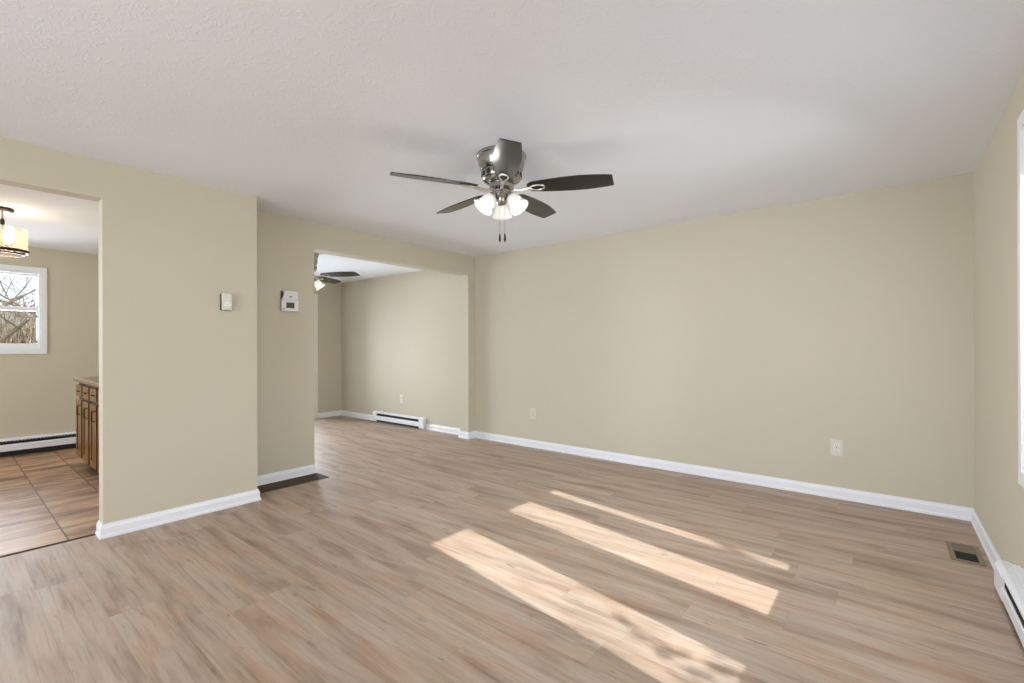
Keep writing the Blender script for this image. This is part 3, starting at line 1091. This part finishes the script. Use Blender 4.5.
def bare_tree(loc, h, r, seed, label, spread=0.55, depth=4, lean=(0, 0)):
    rnd = random.Random(seed)
    bm = bmesh.new()

    def grow(p, d, length, rad, lev):
        pts, rads = [p], [rad]
        q = p.copy()
        dd = d.copy()
        n = 4
        for i in range(n):
            dd = (dd + Vector((rnd.uniform(-.14, .14), rnd.uniform(-.14, .14), rnd.uniform(-.04, .10)))).normalized()
            q = q + dd * (length / n)
            pts.append(q.copy())
            rads.append(rad * (1 - 0.45 * (i + 1) / n))
        tube(bm, pts, rads, 6 if lev < 2 else 4)
        if lev >= depth:
            return
        kids = 3 if lev < 2 else 4
        for i in range(kids):
            s = rnd.uniform(0.35, 1.0)
            k = min(n - 1, int(s * n))
            b = pts[k].lerp(pts[k + 1], s * n - k if s < 1 else 1.0)
            a = rnd.uniform(0, 2 * PI)
            side = Vector((math.cos(a), math.sin(a), rnd.uniform(-0.15, 0.5)))
            nd = (dd * (1 - spread) + side * spread).normalized()
            grow(b, nd, length * rnd.uniform(0.52, 0.8), rads[k] * 0.55, lev + 1)
    grow(Vector((0, 0, 0)), Vector((lean[0], lean[1], 1)).normalized(), h * 0.5, r, 0)
    o = obj('bare_tree', bm, 'bark')
    o.location = loc
    tag(o, label, 'tree', 'bare winter trees')
    return o


bare_tree((-10.8, -0.9, -0.5), 5.0, 0.075, 3, 'bare tree with tangled branches close outside the kitchen window', 0.62, 5, (0.0, 0.45))
bare_tree((-16.6, 2.9, -0.5), 7.5, 0.14, 11, 'taller bare tree further behind outside the kitchen window', 0.6, 5, (0, -0.2))
bare_tree((6.4, 1.25, -0.5), 9.0, 0.12, 21, 'slim bare tree on the sunny side of the house', 0.6, 5, (-0.1, 0.0))

bare_tree((-9.4, 3.3, -0.5), 3.9, 0.05, 17, 'slender bare tree to the right outside the kitchen window', 0.62, 5, (0.0, -0.5))

# dry brush behind the kitchen
rnd = random.Random(5)
bm = bmesh.new()
for i in range(2600):
    x = rnd.uniform(-14.5, -12.6)
    y = rnd.uniform(-2.0, 3.0)
    hgt = rnd.uniform(0.8, 2.75)
    p = Vector((x, y, -0.5))
    q = p + Vector((rnd.uniform(-.5, .5), rnd.uniform(-.9, .9), hgt))
    m_ = (p + q) / 2 + Vector((rnd.uniform(-.2, .2), rnd.uniform(-.2, .2), 0))
    tube(bm, [p, m_, q], [0.018, 0.013, 0.005], 4)
o = obj('dry_brush', bm, 'twig')
o['kind'] = 'stuff'
tag(o, 'tangle of dry tan brush outside below the kitchen window', 'brush')

t = thing('neighbor_house', 'tan neighbouring house with a grey roof seen through the kitchen window', 'house', (-24, 1.5, -0.5))
obj('house_wall', nb(-3, 3, -5, 6, 0, 2.35), 'siding', t)
bm = bmesh.new()
prism(bm, [(-3.4, 0), (3.4, 0), (0, 0.75)], -5.4, 6.4, Matrix.Translation((0, 0, 2.35)) @ Matrix(((1, 0, 0, 0), (0, 0, 1, 0), (0, 1, 0, 0), (0, 0, 0, 1))))
obj('roof', bm, 'roof', t)

# unseen post added to split the sun's strips on the floor; shrub shades them too
def sun_block_post(y, wd, label):  # made-up blocker, sized to the gap between two sun strips
    t = thing('sun_block_post', label, 'post', (0.97, y, -0.5), 0, 'sun blocking posts')
    obj('shaft', nb(-0.04, 0.04, -wd / 2, wd / 2, 0.02, 3.2, bev=0.006), 'post', t)
    obj('foot', nb(-0.07, 0.07, -wd / 2 - 0.03, wd / 2 + 0.03, 0.0, 0.14, bev=0.006), 'post', t)


sun_block_post(2.553, 0.262, 'white post added outside the right window to split the sun strips')


def shrub(loc, rad, h, n, seed, label):
    rnd = random.Random(seed)
    bm = bmesh.new()
    for i in range(n):
        a, b = rnd.uniform(0, 2 * PI), rnd.uniform(-0.9, 1.0)
        rr = rnd.uniform(0.55, 1.0)
        c = Vector((rad * rr * math.cos(a) * math.sqrt(1 - b * b * 0.9), rad * rr * math.sin(a) * math.sqrt(1 - b * b * 0.9), h * 0.5 * (1 + b * rr)))
        d1 = Vector((rnd.uniform(-1, 1), rnd.uniform(-1, 1), rnd.uniform(-1, 1))).normalized()
        d2 = d1.cross(Vector((rnd.uniform(-1, 1), rnd.uniform(-1, 1), 1))).normalized()
        s = rnd.uniform(0.03, 0.06)
        v = [bm.verts.new(c + d1 * s), bm.verts.new(c + d2 * s * 0.5), bm.verts.new(c - d1 * s), bm.verts.new(c - d2 * s * 0.5)]
        bm.faces.new(v)
    t = thing('evergreen_shrub', label, 'shrub', loc)
    obj('foliage', bm, 'leaf', t)
    st = bmesh.new()
    for k in range(5):
        a = k * 1.26
        tube(st, [(0.03 * math.cos(a), 0.03 * math.sin(a), 0), (rad * .4 * math.cos(a), rad * .4 * math.sin(a), h * 0.6)], [0.02, 0.008], 6)
    obj('stems', st, 'bark', t)


shrub((2.6, 1.46, -0.5), 0.50, 3.15, 1100, 8, 'evergreen shrub outside the window on the sunny side')
